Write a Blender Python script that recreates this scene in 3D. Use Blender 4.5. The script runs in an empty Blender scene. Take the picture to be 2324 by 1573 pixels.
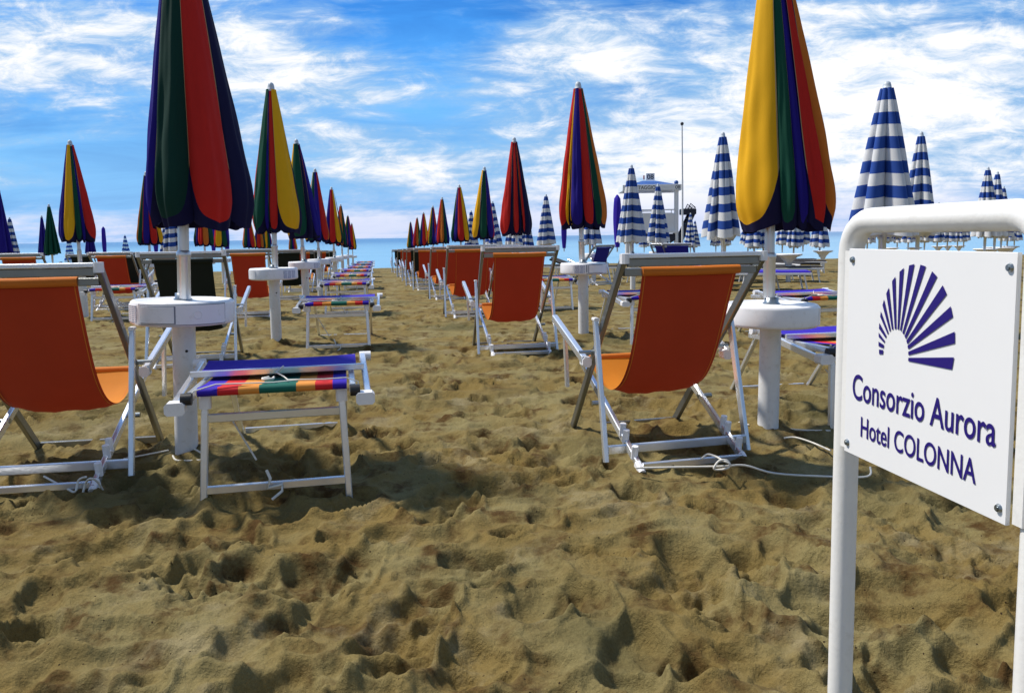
import bpy, math, random
import numpy as np
from mathutils import Vector, Matrix

sc = bpy.context.scene
COL = sc.collection
R = math.radians

# ------------------------------------------------------------------ camera
H = 1.05                       # eye height
F = 1746.0                     # focal length in px of a 2324 px wide picture
PX, PY = 1162.0, 701.0         # principal point
PITCH = math.atan((PY - 537.0) / F)
ROLL = R(-0.84)
cam_d = bpy.data.cameras.new("camera")
cam = bpy.data.objects.new("camera", cam_d)
COL.objects.link(cam)
cam_d.sensor_width = 36.0
cam_d.lens = 36.0 * F / 2324.0
cam_d.shift_y = -(786.5 - PY) / 2324.0
cam_d.clip_end = 60000
cam_d.clip_start = 0.05
MC = Matrix.Rotation(math.pi / 2 - PITCH, 3, 'X') @ Matrix.Rotation(ROLL, 3, 'Z')
cam.matrix_world = Matrix.Translation((0, 0, H)) @ MC.to_4x4()
sc.camera = cam

# ------------------------------------------------------------------ light
SUN = Vector((-0.52, 0.20, 0.83)).normalized()      # towards the sun
sun_d = bpy.data.lights.new("sun", 'SUN')
sun_d.energy = 4.5
sun_d.angle = R(5.0)
sun_d.color = (1.0, 0.93, 0.82)
sun = bpy.data.objects.new("sun", sun_d)
COL.objects.link(sun)
sun.rotation_euler = SUN.to_track_quat('Z', 'Y').to_euler()
sun.location = (-8, 2, 12)
sc.view_settings.view_transform = 'Standard'
sc.view_settings.look = 'None'
sc.view_settings.gamma = 1.0
sc.view_settings.exposure = 0.14


def ray(px, py):
    d = MC @ Vector(((px - PX) / F, -(py - PY) / F, -1.0))
    return d


def skyc(px, py):
    d = ray(px, py)
    return d.x / d.y, d.z / d.y


class NT:
    """small node tree writer"""
    def __init__(s, tree):
        s.t = tree; s.n = tree.nodes; s.l = tree.links
        s.n.clear()
    def node(s, typ, ins=None, **kw):
        n = s.n.new(typ)
        for k, v in kw.items():
            setattr(n, k, v)
        for k, v in (ins or {}).items():
            s.put(n.inputs[k], v)
        return n
    def put(s, sock, v):
        if isinstance(v, bpy.types.NodeSocket):
            s.l.new(v, sock)
        elif isinstance(v, bpy.types.Node):
            s.l.new(v.outputs[0], sock)
        else:
            sock.default_value = v
    def m(s, op, a, b=None, c=None, clamp=False):
        n = s.n.new('ShaderNodeMath'); n.operation = op; n.use_clamp = clamp
        for i, v in enumerate((a, b, c)):
            if v is not None:
                s.put(n.inputs[i], v)
        return n.outputs[0]
    def mix(s, f, a, b, mode='MIX'):
        n = s.n.new('ShaderNodeMix'); n.data_type = 'RGBA'; n.blend_type = mode
        s.put(n.inputs[0], f); s.put(n.inputs[6], a); s.put(n.inputs[7], b)
        return n.outputs[2]
    def smooth(s, v, lo, hi):
        n = s.n.new('ShaderNodeMapRange'); n.interpolation_type = 'SMOOTHSTEP'
        s.put(n.inputs[0], v); n.inputs[1].default_value = lo; n.inputs[2].default_value = hi
        return n.outputs[0]
    def noise(s, vec, scale, detail=4, rough=0.55, dist=0.0):
        n = s.n.new('ShaderNodeTexNoise')
        s.put(n.inputs['Vector'], vec)
        n.inputs['Scale'].default_value = scale; n.inputs['Detail'].default_value = detail
        n.inputs['Roughness'].default_value = rough; n.inputs['Distortion'].default_value = dist
        return n.outputs[0]


def rgb(r, g, b):
    return (r, g, b, 1.0)


# ------------------------------------------------------------------ sky
world = bpy.data.worlds.new("World")
sc.world = world
world.use_nodes = True
w = NT(world.node_tree)
sky = w.node('ShaderNodeTexSky', sky_type='NISHITA', sun_disc=False)
sky.sun_elevation = math.asin(SUN.z)
sky.sun_rotation = math.atan2(SUN.x, SUN.y)
sky.air_density = 1.3
sky.dust_density = 0.4
sky.ozone_density = 3.0
tc = w.node('ShaderNodeTexCoord')
sep = w.node('ShaderNodeSeparateXYZ', {0: tc.outputs['Generated']})
X, Y, Z = sep.outputs
ay = w.m('MAXIMUM', w.m('ABSOLUTE', Y), 0.12)
qx = w.m('DIVIDE', X, ay)
qz = w.m('DIVIDE', Z, ay)
zz = w.m('ADD', w.m('MAXIMUM', Z, 0.0), 0.10)
pv = w.node('ShaderNodeCombineXYZ', {0: w.m('DIVIDE', X, zz), 1: w.m('MULTIPLY', w.m('DIVIDE', Y, zz), 0.75), 2: 0.7})
rot = w.node('ShaderNodeMapping', {'Vector': pv.outputs[0]})
rot.inputs['Rotation'].default_value = (0, 0, R(13))
rot.inputs['Scale'].default_value = (0.52, 1.55, 1.0)
rot.inputs['Location'].default_value = (3.1, 1.7, 0)
n1 = w.noise(rot.outputs[0], 0.95, 9, 0.62, 0.55)
av = w.node('ShaderNodeCombineXYZ', {0: qx, 1: qz, 2: Y})
ar = w.node('ShaderNodeMapping', {'Vector': av.outputs[0]})
ar.inputs['Rotation'].default_value = (0, 0, R(-9)); ar.inputs['Scale'].default_value = (2.3, 12.0, 1.0)
n2 = w.noise(ar.outputs[0], 1.5, 8, 0.60, 0.5)
ar2 = w.node('ShaderNodeMapping', {'Vector': av.outputs[0]})
ar2.inputs['Rotation'].default_value = (0, 0, R(-14)); ar2.inputs['Scale'].default_value = (4.2, 11.0, 1.0)
n4 = w.noise(ar2.outputs[0], 3.0, 10, 0.68, 0.5)
n3 = w.noise(rot.outputs[0], 0.45, 3, 0.5)
# cloud banks and clear patches, as directions from the beach: px, py, size x, size y, weight
BL = [(120, 140, 260, 75, .34), (560, 190, 150, 130, .30), (870, 390, 170, 35, .40), (800, 310, 160, 25, .22),
      (1290, 60, 130, 55, .20), (1350, 130, 140, 40, .12), (1900, 330, 420, 190, .40), (1600, 470, 420, 70, .40),
      (2100, 150, 350, 150, .30), (1480, 330, 180, 60, .25), (620, 505, 500, 22, .34), (900, 505, 160, 20, .16),
      (1000, 110, 160, 130, -.46), (150, 380, 260, 120, -.30), (560, 430, 330, 55, -.26), (1000, 300, 150, 40, -.10),
      (1560, 140, 90, 60, -.22), (2160, 25, 150, 45, -.30), (1950, 300, 160, 20, -.14), (900, 235, 120, 60, -.1)]
cov = w.m('MULTIPLY_ADD', n1, 0.95, -0.43)
cov = w.m('ADD', cov, w.m('MULTIPLY_ADD', n2, 1.45, -0.71))
cov = w.m('ADD', cov, w.m('MULTIPLY_ADD', n3, 0.3, -0.15))
cov = w.m('ADD', cov, w.m('MULTIPLY_ADD', n4, 0.85, -0.38))
for (bx, by, sx, sy, a) in BL:
    cx, cz = skyc(bx, by)
    ex = w.m('DIVIDE', w.m('SUBTRACT', qx, cx), sx / F)
    ez = w.m('DIVIDE', w.m('SUBTRACT', qz, cz), sy / F)
    r2 = w.m('ADD', w.m('MULTIPLY', ex, ex), w.m('MULTIPLY', ez, ez))
    cov = w.m('MULTIPLY_ADD', w.m('EXPONENT', w.m('MULTIPLY', r2, -1.0)), a, cov)
cm = w.smooth(cov, -0.24, 0.40)
front = w.smooth(Y, -0.5, 0.6)
lum = w.m('MULTIPLY_ADD', front, 0.42, 0.58)
skyt = w.mix(1.0, sky.outputs[0], rgb(0.21, 0.70, 1.30), 'MULTIPLY')
skyt = w.mix(w.smooth(qz, 0.30, 0.0), skyt, rgb(2.3, 4.9, 8.6))
dk = w.m('MULTIPLY_ADD', n2, 1.0, 0.46)
skyt = w.mix(1.0, skyt, w.node('ShaderNodeCombineColor', {0: dk, 1: dk, 2: w.m('MULTIPLY_ADD', dk, 0.7, 0.3)}).outputs[0], 'MULTIPLY')
bg1 = w.node('ShaderNodeBackground', {'Color': skyt, 'Strength': w.m('MULTIPLY', lum, 0.105)})
cc = w.mix(w.smooth(w.m('MULTIPLY_ADD', n4, 0.9, w.m('SUBTRACT', cov, 0.42)), 0.04, 0.74), rgb(0.33, 0.54, 0.80), rgb(1.04, 1.02, 1.02))
cc = w.mix(w.smooth(qz, 0.085, 0.005), cc, rgb(0.66, 0.72, 0.92))
bg2 = w.node('ShaderNodeBackground', {'Color': cc, 'Strength': w.m('MULTIPLY', lum, 0.98)})
ms = w.node('ShaderNodeMixShader', {0: cm, 1: bg1.outputs[0], 2: bg2.outputs[0]})
w.node('ShaderNodeOutputWorld', {0: ms.outputs[0]})

# ------------------------------------------------------------------ materials
MATS = {}


def mat(name, col, rough=0.6, metal=0.0, spec=0.5, var=0.0, vscale=8.0, bump=0.0, bscale=60.0, trans=0.0, back=None, dirt=0.0, sheen=0.0):
    m = bpy.data.materials.new(name)
    m.use_nodes = True
    t = NT(m.node_tree)
    co = t.node('ShaderNodeTexCoord').outputs['Object']
    c = rgb(*col)
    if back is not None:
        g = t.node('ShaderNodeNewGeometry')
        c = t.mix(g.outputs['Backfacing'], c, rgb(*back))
    if var:
        n = t.noise(co, vscale, 5, 0.6)
        k = t.m('MULTIPLY_ADD', n, 2 * var, 1.0 - var)
        c = t.mix(1.0, c, t.node('ShaderNodeCombineColor', {0: k, 1: k, 2: k}).outputs[0], 'MULTIPLY')
    if dirt:
        n = t.noise(co, 26.0, 6, 0.7)
        c = t.mix(t.m('MULTIPLY', t.smooth(n, 0.52, 0.75), dirt), c, rgb(0.30, 0.24, 0.15))
    p = t.node('ShaderNodeBsdfPrincipled', {'Base Color': c, 'Roughness': rough, 'Metallic': metal, 'Specular IOR Level': spec})
    if bump:
        bn = t.node('ShaderNodeBump', {'Height': t.noise(co, bscale, 4, 0.6), 'Strength': bump, 'Distance': 0.01})
        t.put(p.inputs['Normal'], bn.outputs[0])
    out = p.outputs[0]
    if trans:
        tr = t.node('ShaderNodeBsdfTranslucent', {'Color': c})
        out = t.node('ShaderNodeMixShader', {0: trans, 1: out, 2: tr.outputs[0]}).outputs[0]
    t.node('ShaderNodeOutputMaterial', {0: out})
    MATS[name] = m
    return m


ALU = mat('aluminium', (0.78, 0.81, 0.86), 0.27, 0.72, 0.5, 0.12, 14, 0.06, 90)
SEAM = mat('seam_grey', (0.20, 0.22, 0.27), 0.5)
ALU_SHADE = mat('aluminium_shaded', (0.26, 0.27, 0.265), 0.36, 0.85, 0.5, 0.12, 14, 0.06, 90)  # darker copy of the aluminium, shade on the leaning rails put into its colour
WHITE = mat('white_plastic', (0.86, 0.86, 0.88), 0.38, 0, 0.5, 0.07, 9, 0, 60, dirt=0.22)
POST = mat('post_plastic', (0.76, 0.77, 0.78), 0.42, 0, 0.5, 0.09, 7, 0.04, 40, dirt=0.30)
POLE = mat('pole_metal', (0.66, 0.70, 0.74), 0.33, 0.75, 0.5, 0.10, 10, dirt=0.1)
SIGNW = mat('sign_white', (0.88, 0.88, 0.88), 0.45, 0, 0.5, 0.03, 5)
TUBEW = mat('tube_paint', (0.88, 0.87, 0.84), 0.34, 0, 0.5, 0.05, 12, 0.06, 90, dirt=0.16)
BLACK = mat('black_plastic', (0.012, 0.012, 0.014), 0.45)
STEEL = mat('bolt_steel', (0.32, 0.36, 0.38), 0.3, 0.9)
INK = mat('sign_ink', (0.014, 0.002, 0.17), 0.5)
CAPM = mat('cap_plastic', (0.50, 0.56, 0.62), 0.45, 0, 0.5, 0.12, 20)
CORD = mat('cord', (0.72, 0.70, 0.64), 0.8, 0, 0.2, 0.15, 60)
ORANGE = mat('sling_orange', (0.62, 0.215, 0.015), 0.75, 0, 0.25, 0.22, 3, 0.10, 320, trans=0.13, back=(0.30, 0.032, 0.010))  # sunlit inside and shaded back painted as two cloth colours
REDS = mat('sling_red', (0.62, 0.18, 0.016), 0.75, 0, 0.25, 0.13, 4, 0.10, 320, trans=0.13, back=(0.34, 0.030, 0.011))  # same split, sun in the front colour and shade in the back
BLACKS = mat('sling_black_shaded', (0.010, 0.016, 0.013), 0.8, 0, 0.25, 0.08, 6, 0.05, 320)  # dark green-black cloth, taken to black by shade put into the colour
NAVYS = mat('sling_navy', (0.02, 0.02, 0.26), 0.75, 0, 0.25, 0.08, 6)
ROLLO = mat('sling_hem', (0.58, 0.17, 0.022), 0.75, 0, 0.25, 0.06, 6, 0.1, 320)
cY = mat('cloth_yellow', (0.84, 0.45, 0.012), 0.8, 0, 0.2, 0.10, 5, 0.06, 200, trans=0.14)
cG = mat('cloth_green', (0.005, 0.070, 0.042), 0.8, 0, 0.2, 0.14, 5, 0.06, 200, trans=0.10)
cD = mat('cloth_green_shaded', (0.003, 0.034, 0.024), 0.8, 0, 0.2, 0.14, 5, 0.06, 200)  # green cloth out of the sun, its shade put into the colour
cB = mat('cloth_blue', (0.018, 0.010, 0.22), 0.8, 0, 0.2, 0.14, 5, 0.06, 200, trans=0.10)
cR = mat('cloth_red', (0.56, 0.022, 0.016), 0.8, 0, 0.2, 0.12, 5, 0.06, 200, trans=0.14)
PIPE = mat('seam_piping', (0.42, 0.30, 0.16), 0.8, 0, 0.2, 0.1, 9)
cO = mat('cloth_orange', (0.62, 0.18, 0.025), 0.8, 0, 0.2, 0.14, 5, 0.06, 200, trans=0.14)
cN = mat('cloth_border', (0.006, 0.006, 0.042), 0.8, 0, 0.2, 0.12, 5, 0.06, 200)
sB = mat('stripe_blue', (0.022, 0.075, 0.34), 0.75, 0, 0.2, 0.10, 7, 0.05, 180, trans=0.10)
sW = mat('stripe_white', (0.78, 0.79, 0.80), 0.75, 0, 0.2, 0.05, 7, 0.05, 180, trans=0.16)
lB = mat('lounger_blue', (0.035, 0.015, 0.40), 0.75, 0, 0.25, 0.10, 8, 0.08, 300)
lR = mat('lounger_red', (0.60, 0.022, 0.025), 0.75, 0, 0.25, 0.08, 8, 0.08, 300)
lO = mat('lounger_orange', (0.72, 0.28, 0.05), 0.75, 0, 0.25, 0.08, 8, 0.08, 300)
lG = mat('lounger_green', (0.008, 0.12, 0.09), 0.75, 0, 0.25, 0.08, 8, 0.08, 300)
BROWN = mat('bed_brown', (0.030, 0.024, 0.020), 0.7, 0, 0.3, 0.2, 6)
ROOFB = mat('roof_blue', (0.03, 0.10, 0.34), 0.5, 0, 0.4, 0.1, 4)
TOWERW = mat('tower_white', (0.80, 0.81, 0.83), 0.5, 0, 0.4, 0.05, 2)
DARKB = mat('stair_dark', (0.012, 0.016, 0.035), 0.6)
REDP = mat('sign_pink', (0.55, 0.12, 0.12), 0.6)
SEAWEED = mat('driftwood', (0.025, 0.018, 0.012), 0.9, 0, 0.2, 0.4, 30)


def print_mat():
    m = bpy.data.materials.new('printed_label'); m.use_nodes = True
    t = NT(m.node_tree)
    g = t.node('ShaderNodeTexCoord').outputs['Generated']
    s = t.node('ShaderNodeSeparateXYZ', {0: g})
    row = t.m('MULTIPLY', s.outputs[2], 9.0)
    line = t.m('LESS_THAN', t.m('FRACT', row), 0.52)
    v = t.node('ShaderNodeCombineXYZ', {0: t.m('MULTIPLY', s.outputs[0], 30.0), 1: t.m('FLOOR', row), 2: 0.0})
    n = t.noise(v.outputs[0], 1.0, 1, 0.5)
    word = t.m('GREATER_THAN', n, 0.43)
    colm = t.m('GREATER_THAN', t.m('FRACT', t.m('MULTIPLY', s.outputs[0], 3.0)), 0.14)
    k = t.m('MULTIPLY', t.m('MULTIPLY', line, word), colm)
    c = t.mix(k, rgb(0.82, 0.84, 0.88), rgb(0.12, 0.17, 0.34))
    p = t.node('ShaderNodeBsdfPrincipled', {'Base Color': c, 'Roughness': 0.4})
    t.node('ShaderNodeOutputMaterial', {0: p.outputs[0]})
    return m


PRINT = print_mat()


# ------------------------------------------------------------------ mesh builder
class MB:
    def __init__(s):
        s.v = []; s.f = []; s.mi = []; s.sm = []
    def add(s, vs, fs, mi=0, smooth=False):
        o = len(s.v)
        s.v += [tuple(p) for p in vs]
        for f in fs:
            s.f.append(tuple(i + o for i in f)); s.mi.append(mi); s.sm.append(smooth)
    def bar(s, a, b, w, h, up=(0, 0, 1), mi=0, ch=0.15):
        a = Vector(a); b = Vector(b); d = (b - a).normalized()
        u = Vector(up)
        if abs(d.dot(u)) > 0.98:
            u = Vector((0, 1, 0))
        x = d.cross(u).normalized(); y = x.cross(d).normalized()
        c = min(w, h) * ch
        pr = [(-w/2+c, -h/2), (w/2-c, -h/2), (w/2, -h/2+c), (w/2, h/2-c), (w/2-c, h/2), (-w/2+c, h/2), (-w/2, h/2-c), (-w/2, -h/2+c)]
        vs = []
        for p in (a, b):
            for (i, j) in pr:
                vs.append(p + x * i + y * j)
        fs = [(k, (k + 1) % 8, (k + 1) % 8 + 8, k + 8) for k in range(8)]
        fs += [tuple(range(7, -1, -1)), tuple(range(8, 16))]
        s.add(vs, fs, mi)
    def box(s, c, sx, sy, sz, mi=0, ch=0.1):
        s.bar((c[0], c[1] - sy/2, c[2]), (c[0], c[1] + sy/2, c[2]), sx, sz, mi=mi, ch=ch)
    def tube(s, pts, r, n=10, mi=0, caps=True):
        pts = [Vector(p) for p in pts]
        rs = r if isinstance(r, (list, tuple)) else [r] * len(pts)
        ref = None; rings = []
        for i, p in enumerate(pts):
            d = (pts[min(i + 1, len(pts) - 1)] - pts[max(i - 1, 0)]).normalized()
            if ref is None:
                ref = Vector((0, 0, 1)) if abs(d.z) < 0.9 else Vector((1, 0, 0))
            x = (ref - d * ref.dot(d)).normalized(); ref = x
            y = d.cross(x)
            rings.append([p + (x * math.cos(2*math.pi*k/n) + y * math.sin(2*math.pi*k/n)) * rs[i] for k in range(n)])
        vs = [q for g in rings for q in g]
        fs = []
        for i in range(len(pts) - 1):
            for k in range(n):
                fs.append((i*n + k, i*n + (k+1) % n, (i+1)*n + (k+1) % n, (i+1)*n + k))
        s.add(vs, fs, mi, True)
        if caps:
            s.add(rings[0], [tuple(range(n-1, -1, -1))], mi)
            s.add(rings[-1], [tuple(range(n))], mi)
    def lathe(s, prof, n=24, mi=0, c=(0, 0, 0), smooth=True):
        vs = []
        for (r, z) in prof:
            for k in range(n):
                a = 2*math.pi*k/n
                vs.append((c[0] + r*math.cos(a), c[1] + r*math.sin(a), c[2] + z))
        fs = []
        for i in range(len(prof) - 1):
            for k in range(n):
                fs.append((i*n + k, i*n + (k+1) % n, (i+1)*n + (k+1) % n, (i+1)*n + k))
        s.add(vs, fs, mi, smooth)
    def grid(s, fn, nu, nv, mi=0, closed=False, smooth=True):
        """fn(i,j)->point; mi int or fn(i,j)"""
        o = len(s.v)
        for i in range(nu + 1):
            for j in range(nv + (0 if closed else 1)):
                s.v.append(tuple(fn(i, j)))
        m = nv if closed else nv + 1
        for i in range(nu):
            for j in range(nv):
                s.f.append((o + i*m + j, o + i*m + (j+1) % m, o + (i+1)*m + (j+1) % m, o + (i+1)*m + j))
                s.mi.append(mi(i, j) if callable(mi) else mi); s.sm.append(smooth)
    def sphere(s, c, r, n=14, mi=0, sz=1.0):
        prof = [(max(1e-4, r*math.sin(math.pi*i/n)), -r*sz*math.cos(math.pi*i/n)) for i in range(n + 1)]
        s.lathe(prof, n + 4, mi, c)
    def curved(s, r0, r1, a0, a1, z0, z1, n=10, mi=0):
        """a slab bent round the z axis"""
        vs = []
        for k in range(n + 1):
            a = a0 + (a1 - a0)*k/n
            for (r, z) in ((r0, z0), (r1, z0), (r1, z1), (r0, z1)):
                vs.append((r*math.cos(a), r*math.sin(a), z))
        fs = []
        for k in range(n):
            for q in range(4):
                fs.append((k*4 + q, (k+1)*4 + q, (k+1)*4 + (q+1) % 4, k*4 + (q+1) % 4))
        fs += [(0, 1, 2, 3), (n*4 + 3, n*4 + 2, n*4 + 1, n*4)]
        s.add(vs, fs, mi)
    def mesh(s, name, mats):
        me = bpy.data.meshes.new(name)
        me.from_pydata(s.v, [], s.f)
        for m in (mats if isinstance(mats, (list, tuple)) else [mats]):
            me.materials.append(m)
        me.polygons.foreach_set('material_index', s.mi)
        me.polygons.foreach_set('use_smooth', s.sm)
        me.update()
        return me
    def build(s, name, mats, parent=None):
        o = bpy.data.objects.new(name, s.mesh(name, mats))
        COL.objects.link(o)
        if parent is not None:
            o.parent = parent
        return o


def tag(o, label=None, cat=None, group=None, kind=None):
    for k, v in (('label', label), ('category', cat), ('group', group), ('kind', kind)):
        if v:
            o[k] = v
    return o


def thing(name, label=None, cat=None, group=None, loc=(0, 0, 0), rz=0.0):
    o = bpy.data.objects.new(name, None)
    o.empty_display_size = 0.1
    COL.objects.link(o)
    o.location = loc; o.rotation_euler = (0, 0, rz)
    return tag(o, label, cat, group)


def dup(root):
    r = root.copy(); COL.objects.link(r)
    for ch in list(root.children):
        c = ch.copy(); COL.objects.link(c); c.parent = r
        for g in ch.children:
            d = g.copy(); COL.objects.link(d); d.parent = c
    return r


class Kind:
    """the first placing moves the thing itself, later ones copy it"""
    def __init__(s, root):
        s.root = root; s.used = False
    def place(s, x, y, rz, label, cat, group, z=None, sc_=None):
        o = dup(s.root) if s.used else s.root
        s.used = True
        o.location = (x, y, gz(x, y) if z is None else z)
        o.rotation_euler = (0, 0, rz)
        o.scale = sc_ if sc_ else (1, 1, 1)
        return tag(o, label, cat, group)


# ------------------------------------------------------------------ the beach
TH = R(10.0)                       # rows run this far left of straight ahead
rowd = Vector((-math.sin(TH), math.cos(TH)))


def gz(x, y):
    s_ = -x * math.sin(TH) + y * math.cos(TH)
    z = -0.55 * max(0.0, min(1.0, (s_ - 9.0) / 33.0))
    if s_ > 42:
        z -= (s_ - 42) * 0.06
    return z


def G(px, py, zoff=0.0):
    d = ray(px, py)
    z = zoff
    for _ in range(12):
        k = (z - H) / d.z
        z = gz(d.x * k, d.y * k) + zoff
    return d.x * k, d.y * k


def D(px, py, depth):
    """point seen at px,py at a distance straight ahead"""
    d = ray(px, py); k = depth / d.y
    return d.x * k, depth, H + d.z * k


rng = np.random.RandomState(7)
PERM = rng.permutation(512)
PERM = np.concatenate([PERM, PERM, PERM])
GA = rng.rand(512) * 2 * np.pi
GX, GY = np.cos(GA), np.sin(GA)


def pn(x, y):
    xi = np.floor(x).astype(np.int64); yi = np.floor(y).astype(np.int64)
    xf = x - xi; yf = y - yi
    def g(ix, iy, dx, dy):
        h = PERM[PERM[ix & 511] + (iy & 511)]
        return GX[h] * dx + GY[h] * dy
    u = xf*xf*xf*(xf*(xf*6 - 15) + 10); v = yf*yf*yf*(yf*(yf*6 - 15) + 10)
    a = g(xi, yi, xf, yf); b = g(xi + 1, yi, xf - 1, yf)
    c = g(xi, yi + 1, xf, yf - 1); d = g(xi + 1, yi + 1, xf - 1, yf - 1)
    return (a + (b - a)*u) + ((c + (d - c)*u) - (a + (b - a)*u))*v


SAND = {}


def sandz(x, y):
    ys, u, wd, z = SAND['ys'], SAND['u'], SAND['wd'], SAND['z']
    i = int(np.clip(np.searchsorted(ys, y), 1, len(ys) - 1))
    j = int(np.clip(np.searchsorted(u, x/wd[i]), 1, len(u) - 1))
    return float(z[i, j])


FEET = [G(px, py) + (r_,) for px, py, r_ in ((424, 1030, .07), (1742, 980, .07), (628, 780, .07), (1325, 765, .07), (1272, 964, .03), (1531, 960, .03), (1430, 1068, .03), (1690, 1060, .03),
                                                (380, 1000, .03), (200, 1098, .03), (478, 1132, .03), (783, 1122, .03), (697, 800, .03), (843, 794, .03), (82, 1000, .03))]


def make_sand():
    near = np.exp(np.linspace(math.log(0.75), math.log(75), 900))
    back = np.array([-14, -8, -5, -3.4, -2.2, -1.4, -0.8, -0.3, 0.1, 0.4, 0.6])
    ys = np.concatenate([back, near])
    u = np.linspace(-1, 1, 900)
    edge = np.array([1.06, 1.2, 1.6, 2.5, 5.0, 12.0])
    u = np.concatenate([-edge[::-1], u, edge])
    wd = 0.92 * np.maximum(ys, 0.5) + 1.0
    Yg, U = np.meshgrid(ys, u, indexing='ij')
    Xg = U * wd[:, None]
    x, y = Xg, Yg
    # warp, broad mounds, ridges, small lumps
    wx = x + 0.12*pn(x*2.1 + 9, y*2.1); wy = y + 0.12*pn(x*2.1, y*2.1 + 31)
    h = 0.030*pn(x*0.7, y*0.8) + 0.020*pn(wx*1.5 + 5, wy*2.5)
    rd = 1 - np.abs(pn(wx*3.3 + 40, wy*4.2 + 3))*2
    h += 0.010*(np.clip(rd, 0, 1)**2 - 0.3)
    h += 0.0080*pn(wx*3.6 + 70, wy*7.0) + 0.0040*pn(wx*11, wy*17 + 8) + 0.0036*pn(wx*28, wy*34) + 0.0026*pn(wx*70, wy*80) + 0.0035*pn(wx*6 + 20, wy*26)
    b2 = 1 - np.abs(pn(wx*7.5 + 11, wy*10.5 + 60))*2.2
    h += 0.0055*(np.clip(b2, 0, 1)**1.6 - 0.3)
    clod = np.clip(pn(x*1.7 + 50, y*1.7) - 0.12, 0, 1) * 2.4
    h += clod * (0.013*np.abs(pn(x*38, y*42 + 9)) + 0.009*np.abs(pn(x*80, y*85)))
    # footprints
    rr = random.Random(4)
    nfp = 4200
    for _ in range(nfp):
        d = 0.9 * math.exp(rr.random() ** 0.50 * math.log(26))
        px = (rr.random()*2 - 1) * (0.92*d + 0.9)
        big = rr.random()
        a = rr.uniform(0.045, 0.095) * (1.5 if big > 0.82 else 1.0); b = a * rr.uniform(1.1, 2.1)
        ang = rr.gauss(0.15, 0.75)
        dep = rr.uniform(0.006, 0.030) * (1.35 if big > 0.8 else 1.0)
        if rr.random() < 0.28:
            ang += math.pi/2
        e = b * 1.8
        i0, i1 = np.searchsorted(ys, [d - e, d + e])
        if i1 <= i0:
            continue
        wmin = wd[i0:i1].mean()
        j0, j1 = np.searchsorted(u, [(px - e)/wmin - 0.02, (px + e)/wmin + 0.02])
        xs = x[i0:i1, j0:j1] - px; yy = y[i0:i1, j0:j1] - d
        ca, sa = math.cos(ang), math.sin(ang)
        q = np.sqrt(((xs*ca + yy*sa)/b)**2 + ((-xs*sa + yy*ca)/a)**2)
        q = q * (1 + 0.35*pn(x[i0:i1, j0:j1]*9 + rr.random()*50, y[i0:i1, j0:j1]*9))
        # pushed-up rim heavier on one side
        side = 0.75 + 0.5*np.clip((xs*sa - yy*ca)/a, -1, 1)
        h[i0:i1, j0:j1] += -dep*1.1*np.exp(-q**8)*(0.8 + 0.5*np.clip(yy/b, -1, 1)) + dep*0.42*side*np.exp(-((q - 1.16)/0.16)**2)
    # sand heaped round the feet and posts
    for (fx_, fy_, fr) in FEET:
        i0, i1 = np.searchsorted(ys, [fy_ - .5, fy_ + .5])
        q = np.sqrt((x[i0:i1] - fx_)**2 + (y[i0:i1] - fy_)**2)
        k = 1 + .5*pn(x[i0:i1]*11 + fx_*9, y[i0:i1]*11)
        h[i0:i1] += .020*k*np.exp(-((q - fr)/.055)**2) - .006*np.exp(-((q - fr - .13)/.05)**2)
    s_ = -x*math.sin(TH) + y*math.cos(TH)
    base = -0.55*np.clip((s_ - 9)/33, 0, 1) - np.maximum(0, s_ - 42)*0.06
    amp = np.clip((62 - y)/45, 0.25, 1.0)
    z = base + h*amp*1.24
    n, m = z.shape
    SAND.update(ys=ys, u=u, wd=wd, z=z)
    co = np.stack([x, y, z], -1).reshape(-1, 3).astype(np.float32)
    idx = np.arange(n*m).reshape(n, m)
    q = np.stack([idx[:-1, :-1], idx[:-1, 1:], idx[1:, 1:], idx[1:, :-1]], -1).reshape(-1, 4).astype(np.int32)
    me = bpy.data.meshes.new('sand')
    me.vertices.add(len(co)); me.vertices.foreach_set('co', co.ravel())
    me.loops.add(q.size); me.loops.foreach_set('vertex_index', q.ravel())
    me.polygons.add(len(q))
    me.polygons.foreach_set('loop_start', np.arange(0, q.size, 4, dtype=np.int32))
    me.polygons.foreach_set('use_smooth', np.ones(len(q), dtype=bool))
    me.update(calc_edges=True)
    o = bpy.data.objects.new('sand', me); COL.objects.link(o)
    m_ = bpy.data.materials.new('sand'); m_.use_nodes = True
    t = NT(m_.node_tree)
    P = t.node('ShaderNodeTexCoord').outputs['Object']
    c = t.mix(t.smooth(t.noise(P, 1.6, 5, 0.6), 0.38, 0.64), rgb(0.195, 0.138, 0.046), rgb(0.225, 0.185, 0.080))
    c = t.mix(t.smooth(t.noise(P, 5.5, 5, 0.65), 0.47, 0.68), c, rgb(0.080, 0.045, 0.015))
    c = t.mix(t.smooth(t.noise(P, 0.75, 3, 0.5), 0.52, 0.70), c, rgb(0.122, 0.106, 0.046))
    c = t.mix(t.m('MULTIPLY', t.smooth(t.noise(P, 1.9, 6, 0.7), 0.52, 0.68), 0.7), c, rgb(0.285, 0.238, 0.130))
    g = t.noise(P, 420, 3, 0.7)
    k = t.m('ADD', t.m('MULTIPLY_ADD', g, 0.7, 0.30), t.m('MULTIPLY', t.noise(P, 130, 3, 0.8), 0.70))
    c = t.mix(1.0, c, t.node('ShaderNodeCombineColor', {0: k, 1: k, 2: k}).outputs[0], 'MULTIPLY')
    # scattered dark specks of shell and bark
    vo = t.node('ShaderNodeTexVoronoi', {'Vector': P, 'Scale': 30.0}); vo.inputs['Randomness'].default_value = 1.0
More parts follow.
